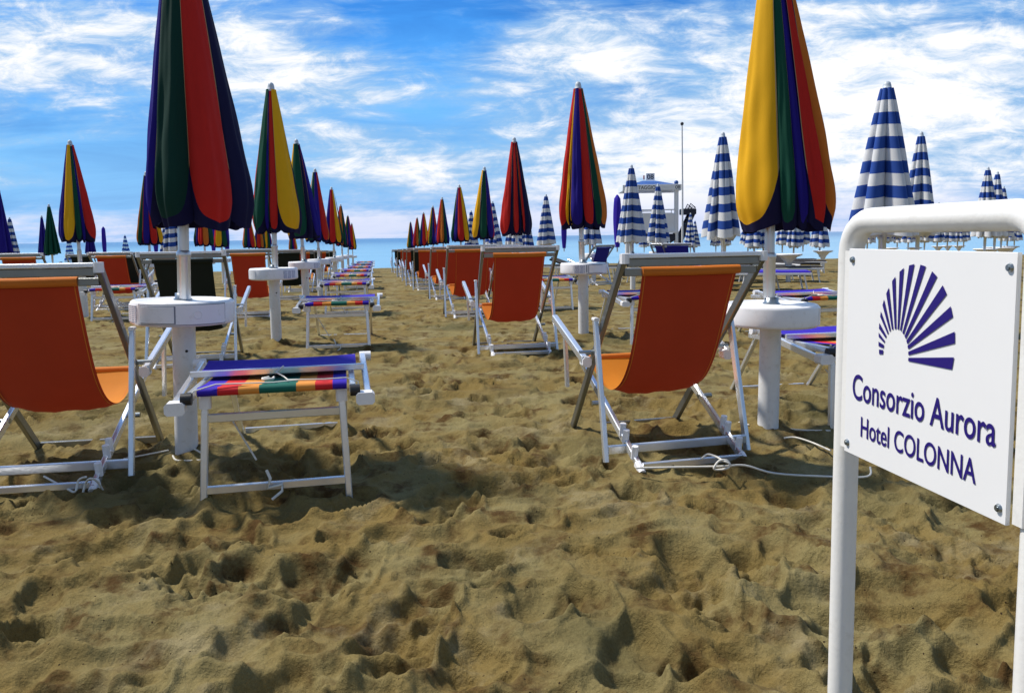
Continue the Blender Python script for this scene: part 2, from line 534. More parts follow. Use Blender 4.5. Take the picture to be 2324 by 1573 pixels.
    sp = t.m('MULTIPLY', t.m('LESS_THAN', vo.outputs['Distance'], 0.085), t.m('GREATER_THAN', t.noise(P, 1.1, 2, 0.5), 0.5))
    c = t.mix(sp, c, rgb(0.035, 0.022, 0.012))
    b1 = t.node('ShaderNodeBump', {'Height': t.noise(P, 70, 5, 0.65), 'Strength': 0.85, 'Distance': 0.012})
    b2 = t.node('ShaderNodeBump', {'Height': t.noise(P, 380, 3, 0.7), 'Strength': 0.45, 'Distance': 0.004, 'Normal': b1.outputs[0]})
    p = t.node('ShaderNodeBsdfPrincipled', {'Base Color': c, 'Roughness': 0.95, 'Specular IOR Level': 0.1, 'Normal': b2.outputs[0]})
    t.node('ShaderNodeOutputMaterial', {0: p.outputs[0]})
    me.materials.append(m_)
    tag(o, kind='structure')


make_sand()


def make_sea():
    m_ = bpy.data.materials.new('sea'); m_.use_nodes = True
    t = NT(m_.node_tree)
    P = t.node('ShaderNodeTexCoord').outputs['Object']
    mp = t.node('ShaderNodeMapping', {'Vector': P}); mp.inputs['Scale'].default_value = (0.35, 1.0, 1.0)
    s = t.node('ShaderNodeSeparateXYZ', {0: P})
    far = t.smooth(s.outputs[1], 45, 420)
    c = t.mix(far, rgb(0.20, 0.42, 0.60), rgb(0.06, 0.20, 0.40))
    n = t.noise(mp.outputs[0], 0.05, 4, 0.6)
    c = t.mix(t.m('MULTIPLY', t.smooth(n, 0.45, 0.7), 0.35), c, rgb(0.05, 0.25, 0.42))
    b = t.node('ShaderNodeBump', {'Height': t.noise(mp.outputs[0], 1.3, 4, 0.6), 'Strength': 0.7, 'Distance': 0.25})
    p = t.node('ShaderNodeBsdfPrincipled', {'Base Color': c, 'Roughness': 0.35, 'Specular IOR Level': 0.30, 'Normal': b.outputs[0]})
    t.node('ShaderNodeOutputMaterial', {0: p.outputs[0]})
    mb = MB()
    E = 25000
    mb.add([(-E, 36, 0), (E, 36, 0), (E, E, 0), (-E, E, 0)], [(0, 1, 2, 3)])
    o = mb.build('sea', m_)
    o.location = (0, 0, -0.66); o.rotation_euler = (0, 0, TH)
    tag(o, kind='structure')
    # two small breaking waves
    f = bpy.data.materials.new('foam'); f.use_nodes = True
    t = NT(f.node_tree)
    p = t.node('ShaderNodeBsdfPrincipled', {'Base Color': rgb(0.62, 0.72, 0.80), 'Roughness': 0.7})
    t.node('ShaderNodeOutputMaterial', {0: p.outputs[0]})


make_sea()

# ------------------------------------------------------------------ deck chair
def make_chair(slm, hem):
    t = thing('deck_chair')
    for s in (-1, 1):
        m = MB(); m.bar((s*.335, 0, .945), (s*.302, .87, -.05), .024, .042); m.build('back_rail', ALU_SHADE, t)
        m = MB(); m.bar((s*.256, -.01, .005), (s*.268, .765, .375), .022, .038); m.build('seat_rail', ALU, t)
        m = MB(); m.bar((s*.362, .150, .005), (s*.352, .315, .645), .022, .036); r_ = m.build('rear_leg', ALU, t)
        m = MB(); m.box((s*.352, .316, .652), .026, .04, .016, ch=.25); m.build('end_cap', WHITE, r_)
        m = MB(); m.bar((s*.386, .385, .45), (s*.386, .875, .603), .030, .040); a = m.build('armrest', ALU, t)
        m = MB(); m.box((s*.375, .395, .438), .045, .05, .05, ch=.25); m.build('bracket', WHITE, a)
        m = MB(); m.bar((s*.372, .742, .565), (s*.362, .735, .25), .018, .032); m.build('front_strut', ALU, t)
        m = MB()
        m.bar((s*.333, -.004, .925), (s*.333, -.004, .968), .034, .05, ch=.3)
        m.build('corner_cap', WHITE, t)
        for (yy, zz) in ((.060, .060), (.165, .110), (.205, .130)):
            m = MB(); m.bar((s*.261, yy, zz - .02), (s*.261, yy - .012, zz + .040), .030, .026, ch=.35); m.build('notch_block', WHITE, t)
        m = MB(); m.bar((s*.258, -.022, -.01), (s*.258, .03, .022), .030, .050, ch=.3); m.build('foot_cap', WHITE, t)
        for q in ([(s*.33, .418, .478), (s*.40, .418, .478)], [(s*.25, .445, .218), (s*.325, .445, .218)]):
            m = MB(); m.tube(q, .012, 8); m.build('pivot_bolt', STEEL, t)
    m = MB(); m.bar((-.318, -.002, .957), (.318, -.002, .957), .036, .020); m.build('top_bar', ALU, t)
    m = MB(); m.bar((-.316, .004, .928), (.316, .004, .928), .022, .036); m.build('top_bar_shade', ALU_SHADE, t)  # dark bar added for the shaded rear face of the top bar
    m = MB(); m.bar((-.320, .035, .885), (.320, .035, .885), .020, .034); m.build('sling_bar', ALU_SHADE, t)
    m = MB(); m.bar((-.292, .845, -.005), (.292, .845, -.005), .020, .036); m.build('foot_bar', ALU_SHADE, t)
    m = MB(); m.bar((-.255, .765, .383), (.255, .765, .383), .022, .036); m.build('seat_bar', ALU, t)
    m = MB(); m.bar((-.245, 0, .02), (.245, 0, .02), .020, .03); m.build('base_bar', ALU, t)
    m = MB(); m.bar((-.352, .155, .06), (.352, .155, .06), .024, .040); m.build('leg_bar', ALU, t)
    pts = [(.030, .905), (.045, .87), (.085, .765), (.145, .615), (.225, .455), (.325, .335), (.435, .278), (.545, .280), (.645, .318), (.72, .368), (.765, .402)]
    cv = []
    for i in range(len(pts) - 1):
        p0 = pts[max(i-1, 0)]; p1 = pts[i]; p2 = pts[i+1]; p3 = pts[min(i+2, len(pts)-1)]
        for k in range(4):
            q = k/4
            cv.append(tuple(.5*((2*p1[a]) + (-p0[a]+p2[a])*q + (2*p0[a]-5*p1[a]+4*p2[a]-p3[a])*q*q + (-p0[a]+3*p1[a]-3*p2[a]+p3[a])*q**3) for a in (0, 1)))
    cv.append(pts[-1])
    ws = [-1, -.95, -.93, -.8, -.6, -.4, -.2, 0, .2, .4, .6, .8, .93, .95, 1]
    NJ = len(ws) - 1
    def fn(i, j):
        w_ = ws[j]
        f = i/(len(cv) - 1)
        sag = math.sin(math.pi*f)
        hw = .235 - .014*sag
        wr = .0045*math.sin(w_*6 + i*.30)*sag + .0025*math.sin(w_*13 - i*.55 + 1)*sag
        return (w_*hw, cv[i][0] - .004*sag*(1 - w_*w_), cv[i][1] - .026*sag*(1 - w_*w_) + wr)
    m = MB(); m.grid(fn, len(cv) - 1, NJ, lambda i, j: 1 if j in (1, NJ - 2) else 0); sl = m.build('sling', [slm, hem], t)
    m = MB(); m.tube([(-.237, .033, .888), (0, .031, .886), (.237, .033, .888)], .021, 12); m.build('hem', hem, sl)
    m = MB(); m.tube([(-.225, .765, .392), (.225, .765, .392)], .018, 10); m.build('hem', hem, sl)
    return t


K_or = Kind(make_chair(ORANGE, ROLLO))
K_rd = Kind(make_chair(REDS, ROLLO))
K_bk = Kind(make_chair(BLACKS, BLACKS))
K_nv = Kind(make_chair(NAVYS, NAVYS))

# ------------------------------------------------------------------ lounger with folded back
def make_lounger():
    t = thing('sun_lounger')
    fr = MB()
    for s in (-1, 1):
        m = MB(); m.bar((s*.288, -.01, -.05), (s*.268, .035, .43), .028, .030); lg = m.build('leg', ALU, t)
        m = MB(); m.bar((s*.270, .032, .375), (s*.268, .038, .452), .046, .040, ch=.2); m.build('leg_bracket', WHITE, lg)
        m = MB(); m.bar((s*.278, 1.20, -.05), (s*.285, .80, .415), .026, .028); m.build('leg', ALU, t)
        m = MB(); m.bar((s*.315, -.03, .438), (s*.315, .84, .412), .026, .036); m.build('side_rail', ALU, t)
        m = MB(); m.bar((s*.378, -.055, .392), (s*.374, .66, .470), .026, .040); rl = m.build('folded_back_rail', ALU, t)
        m = MB(); m.box((s*.365, -.048, .40), .075, .060, .050, ch=.2); m.build('hinge_block', WHITE, rl)
        m = MB(); m.tube([(s*.305, -.045, .432), (s*.345, -.045, .432)], .024, 12); m.build('rail_plug', BLACK, rl)
        m = MB(); m.tube([(s*.36, .64, .468), (s*.415, .64, .468)], .024, 12); m.build('rail_end', WHITE, rl)
    m = MB(); m.bar((-.262, .03, .335), (.262, .03, .335), .020, .034); m.build('cross_bar', ALU, t)
    m = MB(); m.bar((-.272, -.005, .048), (.272, -.005, .048), .020, .032); m.build('cross_bar', ALU, t)
    m = MB(); m.bar((-.262, 1.185, .0), (.262, 1.185, .0), .018, .032); m.build('cross_bar', ALU, t)
    m = MB(); m.bar((-.372, .315, .470), (.372, .315, .470), .020, .028); m.build('folded_back_bar', ALU, t)
    # striped seat cloth
    bands = [(-.292, -.215, 0), (-.215, -.135, 1), (-.135, -.055, 2), (-.055, .09, 3), (.09, .165, 2), (.165, .235, 1), (.235, .292, 0)]
    xs = []; mi = []
    for (a, b, k) in bands:
        for q in range(4):
            xs.append(a + (b - a)*q/4); mi.append(k)
    xs.append(.292)
    prof = [(.014, .428), (-.004, .432), (-.014, .444), (-.010, .458), (.008, .466)] + [(.008 + .60*i/20, .466 - .014*math.sin(math.pi*i/20) - .020*i/20) for i in range(1, 21)]
    def fn(i, j):
        x_ = xs[j]; y_, z_ = prof[i]
        return (x_, y_, z_ - .006*(1 - (x_/.3)**2)*(i > 4))
    m = MB(); m.grid(fn, len(prof) - 1, len(xs) - 1, lambda i, j: mi[j]); m.build('seat_cloth', [lB, lR, lO, lG], t)
    # folded backrest: blue underside, striped end
    p2 = [(.315, .484), (.335, .478), (.38, .472), (.44, .472), (.51, .477), (.565, .484), (.595, .488), (.61, .484), (.615, .472)]
    def fb(i, j):
        x_ = xs[j]*1.16; y_, z_ = p2[i]
        return (x_, y_, z_ - .012*(1 - (x_/.34)**2)*math.sin(math.pi*i/8))
    m = MB(); m.grid(fb, 8, len(xs) - 1, lambda i, j: 0 if i < 7 else mi[j]); bc = m.build('back_cloth', [lB, lR, lO, lG], t)
    def cordp(pts, r):
        c = MB(); c.tube(pts, r, 6); c.build('cord', CORD, bc)
    cordp([(-.34, -.03, .395), (-.30, -.03, .46), (-.22, .0, .478), (0, .02, .470), (.1, .03, .474), (.2, .01, .474), (.29, .03, .472), (.34, .05, .45), (.335, .02, .395)], .0028)
    cordp([(.02, .31, .490), (-.01, .27, .470), (.03, .18, .464), (.05, .10, .464), (.12, .07, .466)], .0032)
    cordp([(-.03, .16, .468), (-.055, .14, .467), (-.05, .115, .467), (-.01, .12, .467), (-.01, .15, .468)], .006)
    cordp([(-.20, .2, .30), (-.09, .10, .13)], .004)
    cordp([(-.04, -.012, .115), (-.025, -.03, .085), (-.035, -.025, .045), (.02, -.028, .055), (.02, -.035, .03), (-.02, -.04, .0)], .006)
    return t


K_lg = Kind(make_lounger())

# ------------------------------------------------------------------ drum table on a post
def make_table(door):
    t = thing('post_table')
    m = MB(); m.lathe([(.0535, -.12), (.0535, .66)], 24); po = m.build('post', POST, t)
    m = MB(); m.tube([(.012, -.045, .52), (.012, -.056, .52)], .007, 8); m.build('post_hole', BLACK, po)
    m = MB(); m.lathe([(.02, .652), (.20, .652), (.228, .656), (.236, .664), (.238, .672), (.236, .700), (.236, .752), (.233, .762), (.226, .768), (.215, .768), (.21, .763), (.07, .763), (.045, .766), (.03, .766)], 48)
    m.build('drum', WHITE, t)
    m = MB(); m.lathe([(.030, .764), (.042, .764), (.044, .770), (.036, .776), (.036, .80), (.030, .80)], 20); m.build('socket_collar', STEEL, t)
    if door:
        a0 = -math.pi/2
        m = MB(); m.curved(.20, .2372, a0 - .91, a0 + .92, .664, .760, 20); m.build('panel_seam', SEAM, t)
        m = MB(); m.curved(.20, .2430, a0 - .87, a0 + .88, .668, .756, 20); pn_ = m.build('front_panel', WHITE, t)
        m = MB(); m.curved(.20, .2442, a0 - .825, a0 - .105, .671, .753, 12); m.build('panel_seam', SEAM, pn_)
        m = MB(); m.curved(.22, .2490, a0 - .80, a0 - .13, .675, .749, 12); dd = m.build('drawer_door', WHITE, pn_)
        m = MB(); m.curved(.23, .2525, a0 - .77, a0 - .17, .738, .745, 10); m.build('door_lip', WHITE, dd)
        m = MB(); m.curved(.23, .2535, a0 - .58, a0 - .34, .681, .692, 8); m.build('handle', WHITE, dd)
        m = MB()
        m.tube([(.070 + .018*math.cos(k*math.pi/8), -.2330 + .3*.018*math.cos(k*math.pi/8), .712 + .018*math.sin(k*math.pi/8)) for k in range(17)], .0025, 6)
        m.build('emblem', WHITE, pn_)
        m = MB(); m.curved(.23, .2392, a0 - 1.50, a0 - .98, .672, .752, 8); m.build('printed_label', PRINT, t)
    else:
        a0 = -math.pi/2
        m = MB(); m.curved(.20, .2385, a0 + .28, a0 + .92, .672, .748, 12); m.build('printed_label', PRINT, t)
        m = MB(); m.curved(.20, .2395, a0 - 1.6, a0 - .95, .668, .755, 12); m.build('front_panel', WHITE, t)
    return t


K_td = Kind(make_table(True))
K_tp = Kind(make_table(False))


def make_funnel():
    t = thing('funnel_table')
    m = MB(); m.lathe([(.055, -.2), (.055, .42)], 16); m.build('post', POST, t)
    m = MB(); m.lathe([(.05, .40), (.07, .42), (.10, .50), (.19, .60), (.30, .645), (.31, .655), (.31, .675), (.29, .68), (.05, .67)], 28); m.build('table_top', WHITE, t)
    return t


K_fn = Kind(make_funnel())

# ------------------------------------------------------------------ closed umbrellas
def interp(pts, h):
    for i in range(len(pts) - 1):
        if h <= pts[i+1][0]:
            a, b = pts[i], pts[i+1]
            q = (h - a[0])/(b[0] - a[0])
            return a[1] + (b[1] - a[1])*q
    return pts[-1][1]


def smooth_interp(pts, h):
    e = .03
    return (interp(pts, max(0, h - e)) + 2*interp(pts, h) + interp(pts, min(1, h + e)))/4


def pole_cap(t, ztop, zbot, r=.0255):
    m = MB()
    m.lathe([(r, zbot - .10), (r, ztop)], 16)
    po = m.build('pole', POLE, t)
    m = MB(); m.lathe([(r + .005, zbot), (r + .005, zbot + .20), (r + .008, zbot + .205), (r + .008, zbot + .225), (r + .001, zbot + .235)], 18)
    m.build('pole_sleeve', POLE, po)
    m = MB(); m.lathe([(.046, ztop - .03), (.048, ztop - .02), (.036, ztop - .008), (.032, ztop + .02), (.026, ztop + .045), (.012, ztop + .058), (.001, ztop + .06)], 18)
    m.build('cap', CAPM, t)


def rainbow(seed, gores=None, rotz=0.0, ox=0.0, spread=0.89):
    """gores: (cloth, width in degrees, bulge) from the left edge as the camera sees it, round the back"""
    rr = random.Random(seed)
    t = thing('beach_umbrella')
    zt, zb = 2.525, 1.125
    prof = [(0, .052), (.06, .070), (.2, .112), (.53, .198), (.84, .272), (.92, .276), (1.0, .242)]
    if gores is None:
        gores = [(c, 45 + rr.uniform(-14, 14), rr.uniform(.84, 1.06)) for c in (cY, cG, cB, cR, cO, cG, cB, cR)]
    tot = sum(g[1] for g in gores)
    cols = [cN, PIPE]
    for g in gores:
        if g[0] not in cols:
            cols.append(g[0])
    N1, N2 = 40, 7
    m = MB()
    ang = math.pi + rotz
    for gi, (c, wd, bulge) in enumerate(gores):
        span = math.radians(wd*360/tot)
        a0 = ang; ang += span; pc = a0 + span/2; half = span/2
        n_ = max(6, int(wd/3.0))
        ws = [-1, -.965] + [-.965 + 1.93*k/n_ for k in range(1, n_)] + [.965, 1]
        NW = len(ws) - 1
        skw = rr.uniform(-.55, .55); dzg = rr.uniform(-.006, .012); ph = rr.uniform(0, 6); fold = rr.uniform(.6, 1.4); p3 = rr.uniform(0, 6)
        def fn(i, j):
            w_ = ws[j]
            aw = abs(w_)
            lim = 1.0 - .026 - .02*aw - .17*aw**6
            h = lim*i/N1 if i <= N1 else lim + (1 - lim)*(i - N1)/N2
            Rr = smooth_interp(prof, h)*spread
            kk = min(1.0, h*1.5)
            deep = .25*kk*min(1.0, wd/40)
            lobe = max(0.0, 1 - aw**2.2)
            wav = (.060*math.sin(w_*3.1*fold + ph + h*1.5) + .030*math.sin(w_*7.5 + ph*2 + h*2) + .018*math.sin(w_*13 + p3 - h*4) + .012*math.sin(h*23 + w_*6 + p3))*kk
            r = Rr*bulge*((1 - deep) + deep*lobe**.8 + wav*lobe)
            z = zt - (zt - zb)*h - (dzg + .012*lobe + .004*math.sin(w_*5 + p3))*h**3 + .030*(aw**3)*h**8
            a = pc + half*(w_*1.03 + skw*lobe*kk*.6)
            return (ox*h + r*math.cos(a), r*math.sin(a), z)
        ci = cols.index(c)
        m.grid(fn, N1 + N2, NW, lambda i, j: (1 if j in (0, NW - 1) and i > 2 else ci) if i < N1 else 0)
    # turned-in cloth that closes the folds round the pole
    m.lathe([(.17*spread, zb + .05), (.035, zb + .13)], 20, 0, (ox*.9, 0, 0))
    m.build('canopy', cols, t)
    pole_cap(t, zt + .012, .772)
    return t


def striped(seed, ms=None, name='beach_umbrella', spread=1.0):
    rr = random.Random(seed)
    t = thing(name)
    zt, zb = 2.50, 1.05
    NB = 12; per = 3
    NH = NB*per; ng, NW = 8, 10
    sk = [rr.uniform(-1, 1) for _ in range(ng)]
    bl = [rr.uniform(.75, 1.15) for _ in range(ng)]
    dz = [rr.uniform(-.03, .03) for _ in range(ng)]
    prof = [(0, .055), (.1, .085), (.5, .195), (.9, .305), (1, .325)]
    m = MB()
    for g in range(ng):
        pc = 2*math.pi*g/ng; half = math.pi/ng
        def fn(i, j, g=g, pc=pc):
            h = i/NH; w_ = j/NW*2 - 1
            lobe = max(0.0, 1 - abs(w_)**2)
            ri = .78 - .36*min(1, h*1.6)
            r = spread*interp(prof, h)*(ri + (1 - ri)*bl[g]*lobe**.8)
            z = zt - (zt - zb)*h - (.035*lobe + dz[g])*h
            a = pc + half*(w_*1.02 + sk[g]*lobe*min(1, h*1.6))
            return (r*math.cos(a), r*math.sin(a), z)
        m.grid(fn, NH, NW, lambda i, j: (i//per) % 2)
    ob = m.build('canopy', ms or [sB, sW], t)
    m = MB()
    nv = 96
    wob = [rr.uniform(-1, 1) for _ in range(nv)]
    m.grid(lambda i, j: ((.20 - .035*i + .012*wob[j]*i)*math.cos(2*math.pi*j/nv), (.20 - .035*i + .012*wob[j]*i)*math.sin(2*math.pi*j/nv), zb - .0 - .035*i + .015*wob[(j*7) % nv]*i), 2, nv, 0, True)
    m.build('valance', ms[1] if ms else sW, ob)
    pole_cap(t, zt + .015, .772)
    return t


def furled(matl):
    t = thing('furled_umbrella')
    m = MB()
    def fn(i, j):
        h = i/14; a = 2*math.pi*j/20
        r = (.05 + .055*math.sin(math.pi*min(1, .15 + h*.8))*1.0)*(1 + .10*math.cos(4*a + h*3))*(1.0 if i else .25)
        return (r*math.cos(a), r*math.sin(a), 2.35 - 1.45*h)
    m.grid(fn, 14, 20, 0, True)
    m.build('cover', matl, t)
    m = MB(); m.lathe([(.022, .77), (.022, 1.0)], 12); m.build('pole', POLE, t)
    return t


K_st = [Kind(striped(i)) for i in range(3)]
K_fu = Kind(furled(lB))
K_fg = Kind(striped(41, [cG, cG], 'beach_umbrella', .78))
K_fb = Kind(striped(42, [cB, cB], 'beach_umbrella', .72))

ORD = ['zeroth', 'nearest', 'second', 'third', 'fourth', 'fifth', 'sixth', 'seventh', 'eighth', 'ninth', 'tenth', 'eleventh', 'twelfth']
GR_U = 'closed rainbow umbrellas'
GR_T = 'drum tables on posts'
GR_C = 'deck chairs facing the sea'
GR_L = 'striped folded loungers'
GR_S = 'closed blue and white umbrellas'

RK = {}


def rb(key, *a, **k):
    if key not in RK:
        RK[key] = Kind(rainbow(*a, **k))
    return RK[key]


# variants of the far ones
for i in range(4):
    rb(i, 20 + i, None)


def lean(o, dx, dy):
    o.rotation_euler = (-dy, dx, o.rotation_euler[2])


# ---- row right of the aisle
p = G(1742, 980)
RIGHT = [(p[0], p[1])] + [(D(px, 530, d)[0], d) for px, d in ((1323, 7.95), (1175, 11.9), (1096, 16.0), (1046, 20.2), (1006, 24.8), (981, 29.3), (962, 34.0), (946, 39.0), (934, 43.0))]
p1 = G(424, 1030); p2 = G(628, 780)
LEFT = [(p1[0], p1[1]), (p2[0], p2[1])] + [(D(px, 530, d)[0], d) for px, d in ((688, 11.7), (722, 15.8), (757, 20.2), (775, 27.5), (788, 35.5), (799, 43.0))]
FAR = [(D(px, 530, d)[0], d) for px, d in ((180, 11.4), (336, 15.8), (463, 20.0), (503, 24.0), (564, 29.5), (589, 32.5), (607, 36.5), (664, 43.0))]

K_R1 = Kind(rainbow(31, [(cY, 78, 1.0), (cG, 24, .86), (cB, 17, .80), (cR, 24, .92), (cO, 46, 1.0), (cB, 60, 1), (cG, 50, 1), (cR, 45, 1)], -.32, .085))
K_R2 = Kind(rainbow(5, [(cR, 46, 1), (cY, 8, .95), (cB, 40, .98), (cR, 36, .95), (cG, 22, .95), (cO, 40, 1), (cB, 60, 1), (cY, 60, 1), (cG, 48, 1)], -.09, .01))
K_R3 = Kind(rainbow(8, [(cR, 62, 1), (cN, 14, .9), (cR, 26, .92), (cN, 14, .85), (cR, 12, .95), (cN, 50, 1), (cG, 60, 1), (cY, 60, 1), (cB, 60, 1)]))
K_L1 = Kind(rainbow(12, [(cB, 26, .98), (cD, 54, 1), (cR, 60, .98), (cN, 50, 1), (cB, 60, 1), (cY, 60, 1), (cG, 50, 1)], .39, .085))
K_L2 = Kind(rainbow(13, [(cG, 58, 1), (cB, 8, .9), (cR, 26, .88), (cY, 80, 1), (cN, 26, .95), (cB, 60, 1), (cG, 50, 1), (cR, 50, 1)], .30, .04))
K_L3 = Kind(rainbow(14, [(cY, 40, 1), (cG, 70, 1), (cN, 30, .9), (cB, 50, 1), (cR, 50, 1), (cG, 60, 1), (cY, 60, 1)], .26, .03))
K_A1 = Kind(rainbow(15, [(cB, 38, 1), (cY, 46, 1), (cG, 24, .9), (cB, 14, .86), (cR, 66, 1), (cG, 60, 1), (cY, 60, 1), (cB, 50, 1)], .5))
look = {('R', 0): 'closed umbrella with a wide sunlit yellow panel, beside the hotel sign',
        ('L', 0): 'huge closed umbrella with green and red panels, above the left drum table',
        ('R', 1): 'closed red and navy umbrella above the labelled drum table behind the nearest right chair',
        ('L', 1): 'closed umbrella with light green edge and yellow panel, left of the sand aisle'}


def rownm(s):
    return {'R': 'the row right of the aisle', 'L': 'the row left of the aisle', 'A': 'the far left row'}[s]


for side, row in (('R', RIGHT), ('L', LEFT), ('A', FAR)):
    for i, (x, y) in enumerate(row):
        lab = look.get((side, i)) or 'closed rainbow umbrella, %s from the front in %s' % (ORD[i + 1], rownm(side))
        kd = {('R', 0): K_R1, ('R', 1): K_R2, ('R', 2): K_R3, ('L', 0): K_L1, ('L', 1): K_L2, ('L', 2): K_L3, ('A', 0): K_A1}.get((side, i)) or RK[(i + (2 if side == 'L' else 0)) % 4]
        rz = 0.0 if kd not in RK.values() else (i*2.1 + (1.0 if side == 'A' else 0))
        o = kd.place(x, y, rz, lab, 'umbrella', GR_U)
        if (side, i) == ('R', 0):
            o.location.z -= .06
        ln = {('L', 0): 2.2, ('L', 1): 1.2, ('R', 0): -.3, ('R', 1): -.9}.get((side, i), random.Random(i*7 + len(side) + ord(side)).uniform(-1.3, 1.3))
        lean(o, R(ln), 0)
        lt = {('L', 0): 'white drum table with a small drawer door, beside the nearest striped lounger',
              ('R', 0): 'plain white drum table on a post, right of the nearest right-hand orange chair',
              ('R', 1): 'white drum table with printed panel and door, second post right of the aisle',
              ('L', 1): 'white drum table with blue print, between orange chair and second striped lounger'}.get((side, i)) or \
            'white drum table, %s from the front in %s' % (ORD[i + 1], rownm(side))
        door = (side, i) in (('L', 0), ('R', 1), ('A', 1))
        tz = {('L', 0): .37, ('R', 0): 2.6, ('R', 1): .95, ('L', 1): .42, ('A', 0): .5}.get((side, i), .3*i + (2 if side == 'R' else 0))
        o = (K_td if door else K_tp).place(x, y, tz, lt, 'table', GR_T)
        if (side, i) == ('R', 0):
            o.location.z -= .085
        if i == 0:
            lean(o, R(1.6 if side == 'L' else -.6), 0)

# ---- deck chairs
CH = TH + R(2)


def chair(k, x, y, rz, lab):
    return k.place(x, y, rz + (R(random.Random(int(x*100)).uniform(-2.5, 2.5)) if y > 9 else 0), lab, 'deck chair', GR_C)


c1 = G(1552, 1067)
chair(K_or, c1[0] + .055, c1[1] + .06, R(13.5), 'orange deck chair seen from behind, right of the aisle beside the hotel sign')
lc = G(150, 1092)
chair(K_or, -2.055, 3.17, R(9.4), 'orange deck chair cut by the left edge, nearest on the left')
x, y, _ = D(1181, 556, 6.75); chair(K_rd, x, y, R(11.5), 'red-orange deck chair, second from the front right of the aisle')
x, y, _ = D(1073, 548, 10.2); chair(K_rd, x, y, R(12), 'red-orange deck chair, third from the front right of the aisle')
x, y, _ = D(1128, 552, 11.2); chair(K_rd, x, y, R(12), 'red deck chair mostly hidden behind the third chair right of the aisle')
for n, (px, d, k) in enumerate(((1020, 14.0, K_rd), (973, 17.3, K_rd), (953, 19.5, K_bk), (940, 22.5, K_or), (924, 26.5, K_rd), (908, 31.5, K_bk))):
    x, y, _ = D(px, 556, d)
    chair(k, x, y, R(11), '%s deck chair, %s from the front right of the aisle' % ('black' if k is K_bk else 'orange', ORD[n + 4]))
x, y, _ = D(411, 566, 6.35); chair(K_bk, x, y, R(10), 'black deck chair behind the nearest drum table on the left')
x, y, _ = D(561, 563, 10.7); chair(K_rd, x, y, R(10), 'red-orange deck chair behind the drum table with blue print')
for n, (px, d, k) in enumerate(((650, 14.6, K_bk), (678, 17.6, K_or), (700, 21.0, K_bk), (722, 25.0, K_or), (742, 31.0, K_bk))):
    x, y, _ = D(px, 556, d)
    chair(k, x, y, R(10), '%s deck chair half hidden behind the left row tables, %s from the front' % ('black' if k is K_bk else 'orange', ORD[n + 4]))
x, y, _ = D(38, 569, 11.4); chair(K_or, x, y, R(10), 'orange deck chair at the left edge behind the nearest left chair')
x, y, _ = D(249, 567, 12.7); chair(K_rd, x, y, R(10), 'red deck chair beside the far left drum table')
x, y, _ = D(303, 567, 13.6); chair(K_bk, x, y, R(48), 'black deck chair turned sideways right of the far left red chair')
x, y, _ = D(372, 570, 18.5); chair(K_rd, x, y, R(10), 'small red deck chair visible behind the black chair')
x, y, _ = D(180, 569, 20.5); chair(K_bk, x, y, R(10), 'dark deck chair behind the pole of the far left umbrella')
for n, (px, d) in enumerate(((1507, 17.0), (1537, 16.6), (1372, 18.5))):
    x, y, _ = D(px, 556, d)
    chair(K_nv, x, y, R((-35, -30, 40)[n]), ('navy deck chair turned aside, left of the pair before the lifeguard tower', 'navy deck chair turned aside, right of the pair before the lifeguard tower', 'navy deck chair behind the second table right of the aisle')[n])

# ---- loungers
def lounger(x, y, rz, lab):
    return K_lg.place(x, y, rz, lab, 'sun lounger', GR_L)


a = G(478, 1130); b = G(783, 1120)
lounger((a[0] + b[0])/2, (a[1] + b[1])/2, R(12.5), 'folded lounger with rainbow stripes, nearest one, beside the drum table with drawer')
a = G(769, 797)
lounger(a[0], a[1], R(9), 'folded striped lounger, second from the front along the aisle')
for n, (px, d) in enumerate(((782, 10.9), (797, 14.7), (808, 18.4), (817, 22.5), (823, 27.0), (829, 33.0))):
    x, y, _ = D(px, 600, d)
    lounger(x, y, R(10), 'small folded striped lounger, %s from the front along the left of the aisle' % ORD[n + 3])
lounger(1.95, 4.02, R(10), 'blue lounger right of the near post, half hidden by the hotel sign')
lounger(1.42, 7.35, R(10), 'blue striped lounger behind the nearest orange chair on the right')
lounger(2.93, 7.0, R(14), 'blue lounger between the near right umbrella pole and the sign post')
x, y, _ = D(258, 700, 10.5); lounger(x, y, R(10), 'striped lounger in front of the far left red chair')
x, y, _ = D(398, 640, 14.2); lounger(x, y, R(10), 'striped lounger behind the near black chair at left')
x, y, _ = D(1255, 640, 11.0); lounger(x, y, R(10), 'striped lounger right of the second chair, before the labelled table')

